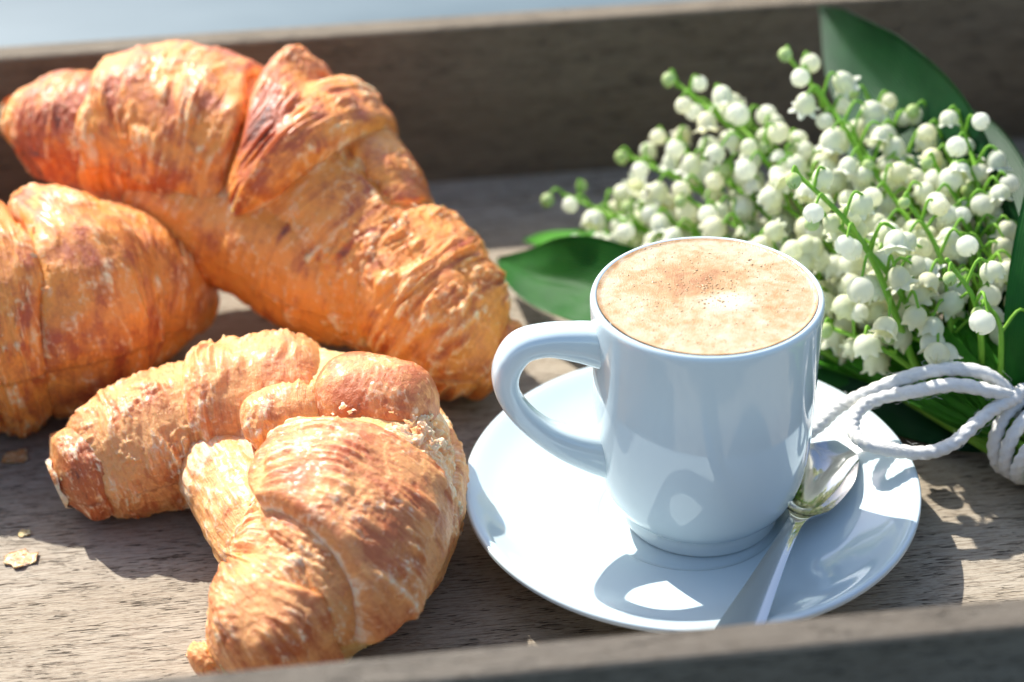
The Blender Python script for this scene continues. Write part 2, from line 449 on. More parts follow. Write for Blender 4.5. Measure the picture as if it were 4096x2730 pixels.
LEAF_BEHIND_CUP = [(-0.0401, 0.1384, 0.0100), (-0.0295, 0.1177, 0.0160), (-0.0170, 0.1038, 0.0200), (-0.0025, 0.0894, 0.0210), (0.0233, 0.0788, 0.0140), (0.0537, 0.0610, 0.0090), (0.0820, 0.0401, 0.0060), (0.1010, 0.0206, 0.0060)]
LEAF_PALE = [(-0.0288, 0.1571, 0.0060), (-0.0196, 0.1522, 0.0080), (-0.0092, 0.1404, 0.0100), (0.0089, 0.1158, 0.0120), (0.0448, 0.0818, 0.0100), (0.0783, 0.0508, 0.0070), (0.1010, 0.0206, 0.0060)]
LEAF_BACK = [(0.0826, 0.2038, 0.0640), (0.0831, 0.1655, 0.0660), (0.0869, 0.1298, 0.0660), (0.0916, 0.0997, 0.0600), (0.0973, 0.0681, 0.0450), (0.1004, 0.0405, 0.0220), (0.0964, 0.0137, 0.0130)]
LEAF_RIGHT = [(0.1441, 0.1104, 0.0850), (0.1252, 0.0697, 0.0800), (0.1116, 0.0396, 0.0660), (0.1045, 0.0229, 0.0450), (0.1006, 0.0177, 0.0250), (0.0972, 0.0101, 0.0140)]
LEAF_LOW = [(0.0441, 0.0780, 0.0060), (0.0540, 0.0615, 0.0070), (0.0694, 0.0428, 0.0070), (0.0851, 0.0284, 0.0060), (0.0993, 0.0190, 0.0050)]
BLADES = [
    [(0.0536, 0.0686, 0.0200), (0.0649, 0.0504, 0.0220), (0.0810, 0.0279, 0.0200), (0.0925, 0.0105, 0.0180), (0.0972, 0.0101, 0.0140)],
    [(0.0540, 0.0612, 0.0160), (0.0657, 0.0422, 0.0180), (0.0810, 0.0230, 0.0180), (0.0925, 0.0105, 0.0180), (0.0972, 0.0101, 0.0140)],
    [(0.0655, 0.0548, 0.0300), (0.0736, 0.0369, 0.0300), (0.0848, 0.0204, 0.0240), (0.0925, 0.0105, 0.0180), (0.0972, 0.0101, 0.0140)],
    [(0.0730, 0.0497, 0.0340), (0.0788, 0.0330, 0.0320), (0.0875, 0.0174, 0.0250), (0.0925, 0.0105, 0.0180), (0.0972, 0.0101, 0.0140)],
    [(0.0840, 0.0522, 0.0360), (0.0863, 0.0327, 0.0330), (0.0912, 0.0169, 0.0250), (0.0925, 0.0105, 0.0180), (0.0972, 0.0101, 0.0140)],
    [(0.0936, 0.0532, 0.0360), (0.0930, 0.0333, 0.0320), (0.0948, 0.0178, 0.0240), (0.0925, 0.0105, 0.0180), (0.0972, 0.0101, 0.0140)],
    [(0.0594, 0.0554, 0.0240), (0.0697, 0.0396, 0.0240), (0.0829, 0.0217, 0.0210), (0.0925, 0.0105, 0.0180), (0.0972, 0.0101, 0.0140)],
    [(0.0543, 0.0654, 0.0180), (0.0653, 0.0463, 0.0200), (0.0812, 0.0260, 0.0190), (0.0925, 0.0105, 0.0180), (0.0972, 0.0101, 0.0140)],
    [(0.0683, 0.0487, 0.0320), (0.0756, 0.0327, 0.0310), (0.0863, 0.0191, 0.0240), (0.0925, 0.0105, 0.0180), (0.0972, 0.0101, 0.0140)],
    [(0.0776, 0.0482, 0.0360), (0.0820, 0.0310, 0.0330), (0.0892, 0.0168, 0.0250), (0.0925, 0.0105, 0.0180), (0.0972, 0.0101, 0.0140)],
    [(0.0557, 0.0568, 0.0140), (0.0670, 0.0392, 0.0160), (0.0812, 0.0211, 0.0170), (0.0925, 0.0105, 0.0180), (0.0972, 0.0101, 0.0140)],
    [(0.0615, 0.0503, 0.0130), (0.0724, 0.0368, 0.0140), (0.0835, 0.0200, 0.0160), (0.0925, 0.0105, 0.0180), (0.0972, 0.0101, 0.0140)],
    [(0.0885, 0.0515, 0.0360), (0.0894, 0.0322, 0.0330), (0.0926, 0.0167, 0.0250), (0.0925, 0.0105, 0.0180), (0.0972, 0.0101, 0.0140)],
    [(0.0679, 0.0438, 0.0120), (0.0773, 0.0307, 0.0130), (0.0858, 0.0167, 0.0150), (0.0925, 0.0105, 0.0180), (0.0972, 0.0101, 0.0140)],
]
LEAF_MID = [(0.0506, 0.0798, 0.0220), (0.0557, 0.0615, 0.0220), (0.0686, 0.0443, 0.0210), (0.0839, 0.0282, 0.0180), (0.0950, 0.0133, 0.0150)]
LEAF_FAR = [(0.1159, 0.1635, 0.0450), (0.1167, 0.1304, 0.0420), (0.1140, 0.0920, 0.0360), (0.1086, 0.0571, 0.0260), (0.1019, 0.0278, 0.0180), (0.0966, 0.0137, 0.0130)]

# ------------------------------------------------------------ the setting: table top
TZ = -0.010
me = box('table_top', -1.6, 1.8, -1.0, 2.2, TZ-.03, TZ, .004)
tag(link('table_top', me, M['table'], smooth=False), kind='structure')

# ------------------------------------------------------------ wooden tray
tray = tag(empty('wooden_tray', (0, .05, TZ)), 'weathered grey wooden tray holding the croissants, coffee and flowers', 'tray')
def tray_part(name, me, mat):
    o = link(name, me, mat, tray, smooth=False)
    o.matrix_parent_inverse = Matrix.Translation((0, -.05, -TZ))
    return o
X0, X1, YF, YB, WT, HR = -.275, .196, -.108, .2140, .0100, .0613
tray_part('floor_board', box('floor_board', X0, X1, YF, .196, TZ, 0, .0006, 2), M['floor_wood'])
tray_part('floor_board', box('floor_board', X0, X1, .1963, YB+.0002, TZ+.0003, .0004, .0008, 2), M['floor_wood'])
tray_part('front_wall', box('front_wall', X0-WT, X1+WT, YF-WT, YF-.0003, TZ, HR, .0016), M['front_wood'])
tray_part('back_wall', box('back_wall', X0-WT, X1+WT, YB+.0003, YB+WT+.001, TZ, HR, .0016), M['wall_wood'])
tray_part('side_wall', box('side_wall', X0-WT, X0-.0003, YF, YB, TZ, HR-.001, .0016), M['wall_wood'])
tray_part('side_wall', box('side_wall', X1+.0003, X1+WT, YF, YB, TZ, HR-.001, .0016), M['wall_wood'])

# ------------------------------------------------------------ saucer
def smooth_profile(pts, n):
    pts = np.array(pts, dtype=float)
    return catmull(pts, n)
sp = smooth_profile([(0.0001, .0058), (.012, .0058), (.021, .0058), (.0235, .0056), (.0250, .0060), (.0268, .0068), (.034, .0079), (.044, .0100), (.053, .0136),
                     (.0594, .0170), (.0614, .0178), (.0624, .0177), (.0627, .0169), (.0618, .0158), (.054, .0116), (.044, .0072), (.038, .0050),
                     (.0362, .0035), (.0356, .0008), (.0345, .0003), (.0335, .0010), (.033, .0030), (.02, .0035), (.0001, .0035)], 150)
V, Fc = lathe(sp, 160)
saucer = link('saucer', mesh_from('saucer', V, Fc), M['porcelain'])
tag(saucer, 'round white porcelain saucer under the coffee cup', 'saucer')

# ------------------------------------------------------------ cup
CX, CY = .00325, .0016
cup = tag(empty('coffee_cup', (CX, CY, .006)), 'small white porcelain cup filled with frothy coffee', 'cup')
outer = [(.0190, .0066), (.0203, .0060), (.0214, .0061), (.0218, .0068), (.02165, .0085), (.0213, .0100), (.0217, .0107), (.0232, .0119), (.0261, .0158), (.0280, .0215), (.0290, .0290),
         (.0296, .039), (.0299, .050), (.0301, .060), (.0304, .070), (.03055, .0745), (.03035, .0760), (.0296, .0767), (.0287, .0762), (.0282, .0748),
         (.0279, .070), (.0276, .055), (.0268, .036), (.0240, .020), (.0180, .0130), (.009, .0115), (.0001, .0113)]
cp = smooth_profile(outer, 170); cp[:, 1] -= .006
cp = np.concatenate([[(.0001, .003), (.010, .003), (.0178, .0026)], cp])
V, Fc = lathe(cp, 160)
link('cup_body', mesh_from('cup_body', V, Fc), M['porcelain'], cup)
# handle: a rounded strap swept in the vertical plane through the cup axis
hd = np.array([-.9962, -.0872, 0.0]); hn = np.array([-.0872, .9962, 0.0])
hp = catmull([(.0262, .0645, .0066, .0062), (.0295, .0655, .0058, .0054), (.035, .0672, .0050, .0050), (.0430, .0688, .0040, .0047), (.0498, .0676, .0039, .0047),
              (.0536, .0618, .0036, .0046), (.0538, .0550, .0033, .0044), (.0505, .0476, .0032, .0043), (.0445, .0402, .0034, .0044), (.0375, .0348, .0046, .0049), (.0302, .0312, .0060, .0056), (.0262, .0300, .0072, .0062)], 90)
nv = 40
t2 = np.gradient(hp[:, :2], axis=0); t2 /= np.linalg.norm(t2, axis=1)[:, None]
n2 = np.stack([-t2[:, 1], t2[:, 0]], 1)
a = np.linspace(0, 2*PI, nv, endpoint=False)
ca = np.sign(np.cos(a))*np.abs(np.cos(a))**.72; sa = np.sign(np.sin(a))*np.abs(np.sin(a))**.72
rho = hp[:, None, 0]+n2[:, None, 0]*hp[:, None, 2]*ca
zz = hp[:, None, 1]+n2[:, None, 1]*hp[:, None, 2]*ca-.006
V = rho[..., None]*hd+hn*(hp[:, None, 3]*sa)[..., None]; V[..., 2] += zz
link('handle', mesh_from('handle', V.reshape(-1, 3), grid_faces(len(hp), nv, True)), M['porcelain'], cup)

# coffee: a domed disc of crema against the inner wall, with real bubbles
nr, na = 70, 160
rr = np.linspace(0.0002, 1, nr)**.8; aa = np.linspace(0, 2*PI, na, endpoint=False)
RR, AA = np.meshgrid(rr, aa, indexing='ij')
P = np.stack([RR*.0287*np.cos(AA), RR*.0287*np.sin(AA), 0*RR], -1)
P[..., 2] = 0.0763+.0004*(1-RR**2)+.0004*sst(.955, 1, RR)+.0003*fbm(P/.006, 2)*(1-RR)
dark = .22*np.exp(-(((P[..., 0]+.002)/.014)**2+((P[..., 1]-.006)/.008)**2))+.20*sst(.965, .995, RR)*(.6+.8*noise(P/.007))-.05
dark -= .36*np.exp(-(((P[..., 0]-.004)/.006)**2+((P[..., 1]+.004)/.004)**2))
coffee = link('coffee', mesh_from('coffee', P.reshape(-1, 3), grid_faces(nr, na, True), {'dark': dark.ravel()}), M['crema'])
coffee.location = (CX, CY, 0)
tag(coffee, 'frothy tan coffee crema filling the white cup to the brim', 'coffee')
# bubbles on the foam, one joined part
bt = []
for k in range(300):
    r_ = .026*math.sqrt(rng.random()); a_ = rng.random()*2*PI
    if rng.random() < .55: r_, = (abs(rng.normal(0, .010)),)
    if r_ > .027: continue
    s_ = rng.uniform(.00012, .00030) if rng.random() < .9 else rng.uniform(.00032, .00044)
    x, y = r_*math.cos(a_), r_*math.sin(a_)+.004*(r_ < .018)
    z = 0.0763+.0004*(1-(math.hypot(x, y)/.0284)**2)
    th = np.linspace(.05, PI/2, 5); ph = np.linspace(0, 2*PI, 9)[:-1]
    TT, PP = np.meshgrid(th, ph, indexing='ij')
    bt.append((np.stack([x+s_*np.sin(TT)*np.cos(PP), y+s_*np.sin(TT)*np.sin(PP), z-.1*s_+s_*.8*np.cos(TT)], -1).reshape(-1, 3), grid_faces(5, 8, True)))
V, Fc = joined(bt)
mb, nt, b, out = new_mat('foam_bubble')
n_ = ntex(nt, coords(nt), 200, 2)
nt.links.new(mixc(nt, n_, (.58, .40, .22), (.50, .30, .14)), b.inputs['Base Color']); b.inputs['Roughness'].default_value = .12
bb = link('foam_bubbles', mesh_from('foam_bubbles', V, Fc), mb, coffee); tag(bb, kind='stuff')

# ------------------------------------------------------------ spoon
def build_spoon():
    # s along the length (m from bowl tip), half width, lift of the centre line, dish depth
    prof = np.array([(.0000, .0006, .0148, .0000), (.0012, .0042, .0135, .0006), (.0040, .0076, .0118, .0022), (.0100, .0092, .0098, .0046), (.0180, .0100, .0092, .0056), (.0260, .0087, .0100, .0046),
                     (.0320, .0066, .0118, .0026), (.0355, .0036, .0136, .0010), (.0390, .0024, .0152, .0001), (.0460, .0023, .0168, -.0003), (.0580, .0029, .0178, -.0004), (.0720, .0040, .0184, -.0005),
                     (.0900, .0056, .0192, -.0006), (.1060, .0066, .0204, -.0006), (.1180, .0064, .0214, -.0006), (.1230, .0052, .0218, -.0005), (.1252, .0028, .0219, -.0002), (.1258, .0004, .0219, 0)])
    u = np.concatenate([np.linspace(0, 2, 14), np.linspace(2.08, 17, 120)])
    pf = catmull(prof, u); ns = len(pf)
    t = np.sin(np.linspace(-PI/2, PI/2, 27)); nt_ = len(t)
    S = pf[:, None, 0]+0*t; Wd = np.maximum(pf[:, None, 1], .0003)*t
    bowl = (pf[:, None, 3] > 0)
    Z = pf[:, None, 2]+np.where(bowl, pf[:, None, 3]*np.abs(t)**2.1, pf[:, None, 3]*t**2*1.0)
    th = np.where(pf[:, 0] < .036, .0009, .0016)[:, None]*np.sqrt(np.clip(1-t**8, 0.02, 1))
    top = np.stack([S, Wd, Z], -1); bot = np.stack([S, Wd*.985, Z-th], -1)
    V = np.concatenate([top.reshape(-1, 3), bot.reshape(-1, 3)])
    f1 = grid_faces(ns, nt_); n0 = ns*nt_
    rim = []
    for i in range(ns-1):
        rim.append((i*nt_, n0+i*nt_, n0+(i+1)*nt_, (i+1)*nt_)); j = nt_-1
        rim.append((i*nt_+j, (i+1)*nt_+j, n0+(i+1)*nt_+j, n0+i*nt_+j))
    Fc = np.concatenate([f1[:, ::-1], f1+n0, np.array(rim)[:, ::-1]])
    return V, Fc
V, Fc = build_spoon()
d = np.array([.487, .873]); tip = np.array([.0450, .0160])
Vw = np.empty_like(V)
Vw[:, 0] = tip[0]-V[:, 0]*d[0]+V[:, 1]*d[1]; Vw[:, 1] = tip[1]-V[:, 0]*d[1]-V[:, 1]*d[0]; Vw[:, 2] = V[:, 2]
spoon = link('teaspoon', mesh_from('teaspoon', Vw, Fc), M['steel'])
tag(spoon, 'polished steel teaspoon resting across the saucer beside the cup', 'spoon')

# ------------------------------------------------------------ croissants
class Core:
    """a swept roll of dough: centre line, radius, flattening; v = 0 inner side, 90 top, 180 outer side"""
    def __init__(s, pts, seed, flat=.92):
        s.p = np.array(pts, dtype=float); s.seed = seed; s.flat = flat
        q = catmull(s.p[:, :3], 400); s.len = np.linalg.norm(np.diff(q, axis=0), axis=1).sum(); s.n = len(pts)-1
    def eval(s, u, v, off):
        """u, v (radians), off: arrays -> points, outward direction, arc coordinates"""
        c = catmull(s.p[:, :3], np.clip(u, 0, s.n)); r = catmull(s.p[:, 3:4], np.clip(u, 0, s.n))[..., 0]
        e = .02
        T = catmull(s.p[:, :3], np.clip(u+e, 0, s.n))-catmull(s.p[:, :3], np.clip(u-e, 0, s.n))
        T = T/(np.linalg.norm(T, axis=-1)[..., None]+1e-9)
        n = np.cross(T, np.array([0, 0, 1.0])); n /= np.linalg.norm(n, axis=-1)[..., None]+1e-9
        b = np.cross(n, T)
        # end rounding
        over = np.where(u < 0, u, np.where(u > s.n, u-s.n, 0))
        d = np.cos(v)[..., None]*n+np.sin(v)[..., None]*b*s.flat
        return c+d*(r+off)[..., None], d, r

def crust_detail(P, D, a, c, seed, lump=.0012, wr=.0007, fl=.0005, fine=.00018, wlen=(.0034, .020), browning=.3, palebias=0., cover=0., fs=.0031, lay=.00020):
    """relief and colour of a piece of crust: baking plus painted groove shade; a = metres along the roll, c = metres around it"""
    o = seed*13.7
    low = fbm(P/.016+o, 2)
    w1 = noise(np.stack([a/.012+o, c/.02, 0*a], -1))*.9
    A = np.stack([a/wlen[0]+w1*1.1, c/wlen[1]+o, 0*a+o], -1)
    ridge = 1-np.abs(noise(A))*2.2
    A2 = np.stack([a/(wlen[0]*.45)+w1*2, c/(wlen[1]*.5)+o, 0*a+2*o], -1)
    ridge2 = 1-np.abs(noise(A2))*2.2
    wm = sst(-.25, .35, noise(P/.011+o+5))
    Pf = P/fs+o; Pf = Pf+.5*np.stack([noise(P/.002+o), noise(P/.002+o+9), noise(P/.002+o+4)], -1)
    ch = noise(Pf)
    fm = sst(-.05, .4, noise(P/.013+o+31)+cover)
    chip = sst(.05, .22, ch)*fm
    ft = fbm(P/.0016+o, 2)
    # thin peeled layers: terraces of the crust, each with its own bake and a crisp pale edge
    T = 3.4*noise(np.stack([a/(wlen[0]*2.6)+w1, c/(wlen[1]*.9)+o, 0*a+5*o], -1))+1.1*noise(P/.0055+o+70)+.35*noise(P/.0017+o+71)
    tf = np.floor(T); fr = T-tf; terr = tf+sst(.80, .97, fr)
    tint = np.sin(tf*12.9898+seed*7.1)*43.7; tint = tint-np.floor(tint)
    tedge = np.exp(-((fr-.92)/.07)**2)
    d = lay*terr+lump*low+wr*wm*(.7*ridge+.4*ridge2)+fl*chip+fine*ft*(1+2*fm)
    brown = browning+.70*low+.25*noise(P/.006+o+3)-.42*wm*(ridge-.35)  # bake tone; last term paints crevice shade into the wrinkle grooves
    st = noise(np.stack([a/(wlen[0]*.35)+w1*1.5, c/wlen[1]*1.3+o, 0*a+3*o], -1))
    brown = brown+.34*st*sst(-.4, .3, noise(P/.009+o+50))
    pale = palebias-.22*st+.30*chip+.26*wm*sst(.3, .95, ridge)+.12*wm*sst(.2, .9, ridge2)+.12*ft
    brown = brown+.36*(tint-.5)-.25*tedge
    pale = pale+.34*tedge+.20*(tint-.6)
    return d, brown, pale

def finish(name, P, Fc, brown, pale, mat, parent, flow=None):
    P = P.copy().reshape(-1, 3)
    z = P[:, 2]; P[:, 2] = np.where(z < .004, .0008+.0032*np.exp(np.minimum((z-.004)/.0032, 0)), z)
    fl_ = np.zeros((len(P), 3)) if flow is None else np.stack([np.broadcast_to(f_, brown.shape).ravel() for f_ in flow], -1)
    o = link(name, mesh_from(name, P, Fc, {'brown': np.clip(brown.ravel(), 0, 2), 'pale': np.clip(pale.ravel(), -.5, 1), 'flow': fl_}), mat, parent)
    o.matrix_parent_inverse = Matrix.Translation(-parent.location)
    return o

def edge_prof(n, H, lip):
    """cross-section of a wrap: rounded lip at both ends; returns param 0..1 spread, inset (m), height factor"""
    k = 9
    th = np.linspace(-PI*.5, PI*.5, k)
    hs = .5+.5*np.sin(th); ins = lip*(1-np.cos(th))
    mid = np.linspace(0, 1, n)
    t = np.concatenate([np.zeros(k), mid[1:-1], np.ones(k)])
    inset = np.concatenate([ins, np.full(n-2, np.nan), -ins[::-1]])
    hh = np.concatenate([hs, np.ones(n-2), hs[::-1]])
    return t, inset, hh, lip

def band(core, name, u0, u1, H, parent, mat, seed, slant0=0., slant1=0., ph0=90., ph1=90., v0=None, v1=None, nu=90, nv=220, lip=.0018, swell=.002, tuck0=0., tuck1=0., rag=.10, irr=None, pcol=None, **kw):
    """a wrap of dough. full ring when v0 is None, else a patch from angle v0 to v1 (each may be a pair: at u0, at u1)"""
    segm = core.len/core.n
    t, ins, hh, lp = edge_prof(nu, H, lip)
    full = v0 is None
    if full:
        vv = np.linspace(0, 2*PI, nv, endpoint=False); vt = np.zeros(nv); hv = np.ones(nv); tv = vv
        Vv = np.broadcast_to(vv, (len(t), nv)).copy()
    else:
        tv, iv, hv, _ = edge_prof(nv-18, H, lip)
        a0, a1 = (v0 if isinstance(v0, tuple) else (v0, v0)); b0, b1 = (v1 if isinstance(v1, tuple) else (v1, v1))
        lo = np.radians(a0+(a1-a0)*t)[:, None]; hi = np.radians(b0+(b1-b0)*t)[:, None]
        rr_ = .025
        lo = lo+rag*.8*noise(np.stack([t*6, 0*t+seed, 0*t+1], -1))[:, None]; hi = hi+rag*.8*noise(np.stack([t*6, 0*t+seed, 0*t+7], -1))[:, None]
        iv_ = np.where(np.isnan(iv), np.where(tv < .5, lp, -lp)*1.0, iv)/rr_
        wgt = np.where(np.isnan(iv), 1-2*tv, 1.0)
        iv_ = np.where(np.isnan(iv), lp/rr_*(1-2*tv), iv_)
        Vv = lo+(hi-lo)*tv[None]+iv_[None]
    vref = Vv
    vd = np.degrees(vref)
    if isinstance(u0, list): u0 = np.interp(vd, [q[0] for q in u0], [q[1] for q in u0])
    if isinstance(u1, list): u1 = np.interp(vd, [q[0] for q in u1], [q[1] for q in u1])
    e0 = u0+slant0*np.cos(vref-math.radians(ph0))+rag*noise(np.stack([np.cos(vref)*1.6+seed, np.sin(vref)*1.6, 0*vref], -1))
    e1 = u1+slant1*np.cos(vref-math.radians(ph1))+rag*noise(np.stack([np.cos(vref)*1.6+seed+9, np.sin(vref)*1.6, 0*vref], -1))
    insu = np.where(np.isnan(ins), lp*(1-2*t), ins)/segm
    U = e0+(e1-e0)*t[:, None]+insu[:, None]
    h = hh[:, None]*hv[None]
    tt = t[:, None]
    sw = swell*4*tt*(1-tt) - tuck0*(1-sst(0, .45, tt)) - tuck1*sst(.55, 1, tt)
    if not full: sw = sw*1.0 + swell*(4*tv*(1-tv)-1)[None]*.6
    off = -.0012+(H+.0012+sw)*h
    if irr is not None: off = off+h*irr(U, np.degrees(Vv))
    Pw, D, r = core.eval(U, Vv, off)
    a = U*segm; c = Vv*.022
    d, br, pa = crust_detail(Pw, D, a, c, seed, **kw)
    P = Pw+D*(d*(.25+.75*h))[..., None]
    edge = 1-h
    wl = kw.get('wlen', (.0034, .020))
    lam = .5+.5*np.sin(off*2*PI/.0009+3*noise(Pw/.004+seed))
    br = br*(1-.6*sst(.1, .6, edge))+.30*sst(.15, .7, edge)*lam+.35*np.exp(-((tt-.0)/.05)**2)*0
    pa = pa+sst(.12, .6, edge)*(.75-.5*lam)
    if pcol is not None:
        b2, p2 = pcol(U, np.degrees(Vv), P); br = br+b2; pa = pa+p2
    return finish(name, P, grid_faces(len(t), Vv.shape[1], full)[:, ::-1], br, pa, mat, parent, (a/wl[0], c/wl[1], 0*a+seed))

def core_mesh(core, parent, mat, seed, nu=170, nv=150, **kw):
    u = np.linspace(0, core.n, nu); v = np.linspace(0, 2*PI, nv, endpoint=False)
    U, Vv = np.meshgrid(u, v, indexing='ij')
    endr = np.minimum(1, np.minimum(U, core.n-U)/.35); f = np.sqrt(np.clip(1-(1-endr)**2, 0.0004, 1))
    P, D, r = core.eval(U, Vv, 0*U); c0, _, _ = core.eval(U, Vv, -r)
    P = c0+(P-c0)*f[..., None]
    wl = kw.get('wlen', (.0034, .020)); FLOW = (U*core.len/core.n/wl[0], Vv*.022/wl[1], 0*U+seed)
    d, br, pa = crust_detail(P, D, U*core.len/core.n, Vv*.022, seed, **kw)
    P = P+D*(d*f)[..., None]
    return finish('roll', P, grid_faces(nu, nv, True)[:, ::-1], br, pa, mat, parent, FLOW)

def lobe(name, P0, P1, r0, r1, parent, mat, seed, flat=1.0, pw=2.6, nu=70, nv=110, bend=0., pcol=None, **kw):
    """a separate bulge of dough between two points"""
    P0, P1 = np.array(P0, float), np.array(P1, float); L = np.linalg.norm(P1-P0); T = (P1-P0)/L
    n = np.cross(T, [0, 0, 1.]); n /= np.linalg.norm(n); b = np.cross(n, T)
    s = np.sin(np.linspace(-PI/2, PI/2, nu)); v = np.linspace(0, 2*PI, nv, endpoint=False)
    S, Vv = np.meshgrid(s, v, indexing='ij')
    rad = (r0+(r1-r0)*(S+1)/2)*(np.clip(1-np.abs(S)**pw, 0.0003, 1))**(1/2.2)
    c = (P0+P1)/2+T*(S*L/2)[..., None]+b*(bend*(1-S**2))[..., None]
    D = np.cos(Vv)[..., None]*n+np.sin(Vv)[..., None]*b*flat
    P = c+D*rad[..., None]
    wl = kw.get('wlen', (.0034, .020)); FLOW = (S*L/2/wl[0], Vv*r0/wl[1], 0*S+seed)
    d, br, pa = crust_detail(P, D, S*L/2, Vv*r0, seed, **kw)
    P = P+D*(d*np.minimum(1, rad/r0*1.3))[..., None]
    if pcol is not None:
        b2, p2 = pcol(S, np.degrees(Vv)); br = br+b2; pa = pa+p2
    return finish(name, P, grid_faces(nu, nv, True)[:, ::-1], br, pa, mat, parent, FLOW)

def flake_cloud(name, core, spots, parent, mat, seed, size=(.0006, .0017)):
    """loose flaky shreds standing on the crust, one joined part; spots: (u, v deg, offset, spread u, spread v deg, count)"""
    g = np.random.default_rng(seed); Vs, Fs, o = [], [], 0
    br, pa = [], []
    for (u, v, off, su, sv, cnt) in spots:
        U = u+g.normal(0, su, cnt); Vd = np.radians(v+g.normal(0, sv, cnt))
        P, D, r = core.eval(U, Vd, np.full(cnt, off))
        for k in range(cnt):
            s = g.uniform(*size); L = s*g.uniform(.8, 1.7); d = D[k]/np.linalg.norm(D[k])
            x = np.cross(d, g.normal(size=3)); x /= np.linalg.norm(x); y = np.cross(d, x)
            tilt = g.uniform(-.1, .45); ydir = y*math.cos(tilt)+d*math.sin(tilt)
            q = []
            for i in range(4):
                fy = i/3; w = s*(.5 if i < 3 else .2)*g.uniform(.6, 1.1)
                cpt = P[k]+ydir*L*fy+d*(.0004*math.sin(fy*3))
                q += [cpt-x*w, cpt+x*w+d*s*.15*g.normal()]
            Vs.append(np.array(q)); Fs.append(np.array([(2*i, 2*i+1, 2*i+3, 2*i+2) for i in range(3)])+o); o += 8
            c_ = g.uniform(.1, .7); br += [c_]*8; pa += [g.uniform(.1, .75)]*8
    ob = finish(name, np.concatenate(Vs), np.concatenate(Fs), np.array(br), np.array(pa), mat, parent)
    tag(ob, kind='stuff'); return ob

front = tag(empty('croissant', (-.11, .01, .0005)), 'pale golden flaky croissant lying beside the saucer', 'croissant')
big = tag(empty('croissant', (-.10, .12, .0005)), 'large glossy brown croissant leaning on top of another croissant', 'croissant')
left = tag(empty('croissant', (-.19, .095, .0005)), 'dark orange croissant lying beneath the large one', 'croissant')
CR, CD, DO = M['crust'], M['crust_dark'], M['dough']

# --- pale croissant beside the saucer
fc = Core(FRONT, 1, .95)
core_mesh(fc, front, DO, 1, browning=.25, palebias=.15, wr=.0012, fl=.0006, wlen=(.0028, .03))
band(fc, 'wrap', -.02, .60, .0024, front, CR, 2, slant1=.16, ph1=20, browning=.62, swell=.0012, nu=50, nv=130, tuck0=.0045, fl=.0007, lip=.0018)
band(fc, 'wrap', .50, 2.25, .0030, front, CR, 3, slant0=.14, ph0=20, browning=.22, fl=.0007, fs=.0028, cover=.1, palebias=.04, lay=.00025, wr=.0011, wlen=(.0034, .024), nu=120, nv=230, swell=.0018, lip=.002)
FL = FRONT_LOBES
lobe('wrap', *FL[0], front, CR, 4, pw=5.0, browning=.30, wr=.0019, fl=.0001, lump=.0008, wlen=(.0042, .030), nu=130, nv=220)
lobe('wrap', *FL[1], front, CR, 15, pw=3.0, browning=.12, wr=.0015, fl=.0001, lump=.0006, wlen=(.0036, .02), palebias=.06, nu=90, nv=120)
lobe('wrap', *FL[2], front, CR, 5, pw=3.0, browning=.74, wr=.0003, fl=.0003, nu=110, nv=150, lump=.0006, lay=.0001, wlen=(.012, .02))
lobe('inner_dough', *FL[3], front, CR, 16, pw=6, browning=.12, palebias=.12, wr=.0011, fl=.0, lump=.0006, lay=.0001, fine=.0001, wlen=(.03, .0030), nu=120, nv=150,
     pcol=lambda S, v: (-.25*sst(.3, -.5, S), .35*sst(.2, -.5, S)))
lobe('tip', *FL[4], front, CR, 17, browning=.35, fl=.0008, nu=50, nv=70)
lobe('torn_dough', *FL[5], front, CR, 18, browning=.0, palebias=.45, wr=.0014, fl=.0010, wlen=(.0022, .01), nu=60, nv=80)
# porous open side and the outer crust under it
band(fc, 'torn_dough', 5.2, 7.6, .0022, front, CR, 19, v0=(112, 140), v1=(188, 200), browning=.05, palebias=.40, wr=.0008, fl=.0016, fine=.0005, nu=110, nv=90, swell=.0008)
band(fc, 'wrap', 4.40, 7.60, .0034, front, CR, 6, v0=(158, 178), v1=(272, 266), browning=.40, wr=.0006, nu=130, nv=110, swell=.0020, lip=.002)
# big folded flap over the arm
band(fc, 'wrap', [(45, 6.55), (58, 6.24), (84, 6.32), (102, 6.30), (142, 6.39), (163, 6.67), (172, 7.2)], [(45, 7.05), (52, 7.35), (61, 7.58), (90, 7.80), (115, 7.92), (143, 8.05), (173, 8.3)], .0100, front, CR, 7,
     v0=44, v1=176, browning=.44, wr=.0015, fl=.0001, lump=.0007, wlen=(.0040, .030), nu=150, nv=170, swell=.0014, lip=.0020, rag=.06)
# second layer just under the flap edge
band(fc, 'wrap', [(40, 6.8), (170, 7.0)], [(40, 7.45), (61, 7.85), (90, 8.10), (115, 8.22), (143, 8.35), (173, 8.5)], .0026, front, CR, 20,
     v0=38, v1=178, browning=.45, wr=.0010, fl=.0003, wlen=(.0036, .02), nu=110, nv=140, swell=.0015, lip=.0012, rag=.10)
band(fc, 'wrap', 6.60, 8.85, .0012, front, CR, 8, v0=(-75, -60), v1=(150, 165), browning=.26, fl=.0005, palebias=.10, wr=.0016, nu=120, nv=180, swell=.001)
band(fc, 'wrap', [(0, 8.62), (93, 8.50), (133, 8.28), (165, 8.42), (360, 8.62)], 9.85, .0042, front, CR, 9, browning=.60, wr=.0012, fl=.0001, lump=.0006, wlen=(.0036, .022), nu=110, nv=220, swell=.0022, lip=.0024, tuck1=.004, rag=.05)
flake_cloud('loose_flakes', fc, [(5.85, 85, .003, .15, 10, 12), (5.9, 125, .004, .3, 10, 30), (6.5, 150, .003, .4, 10, 20)], front, CR, 5)

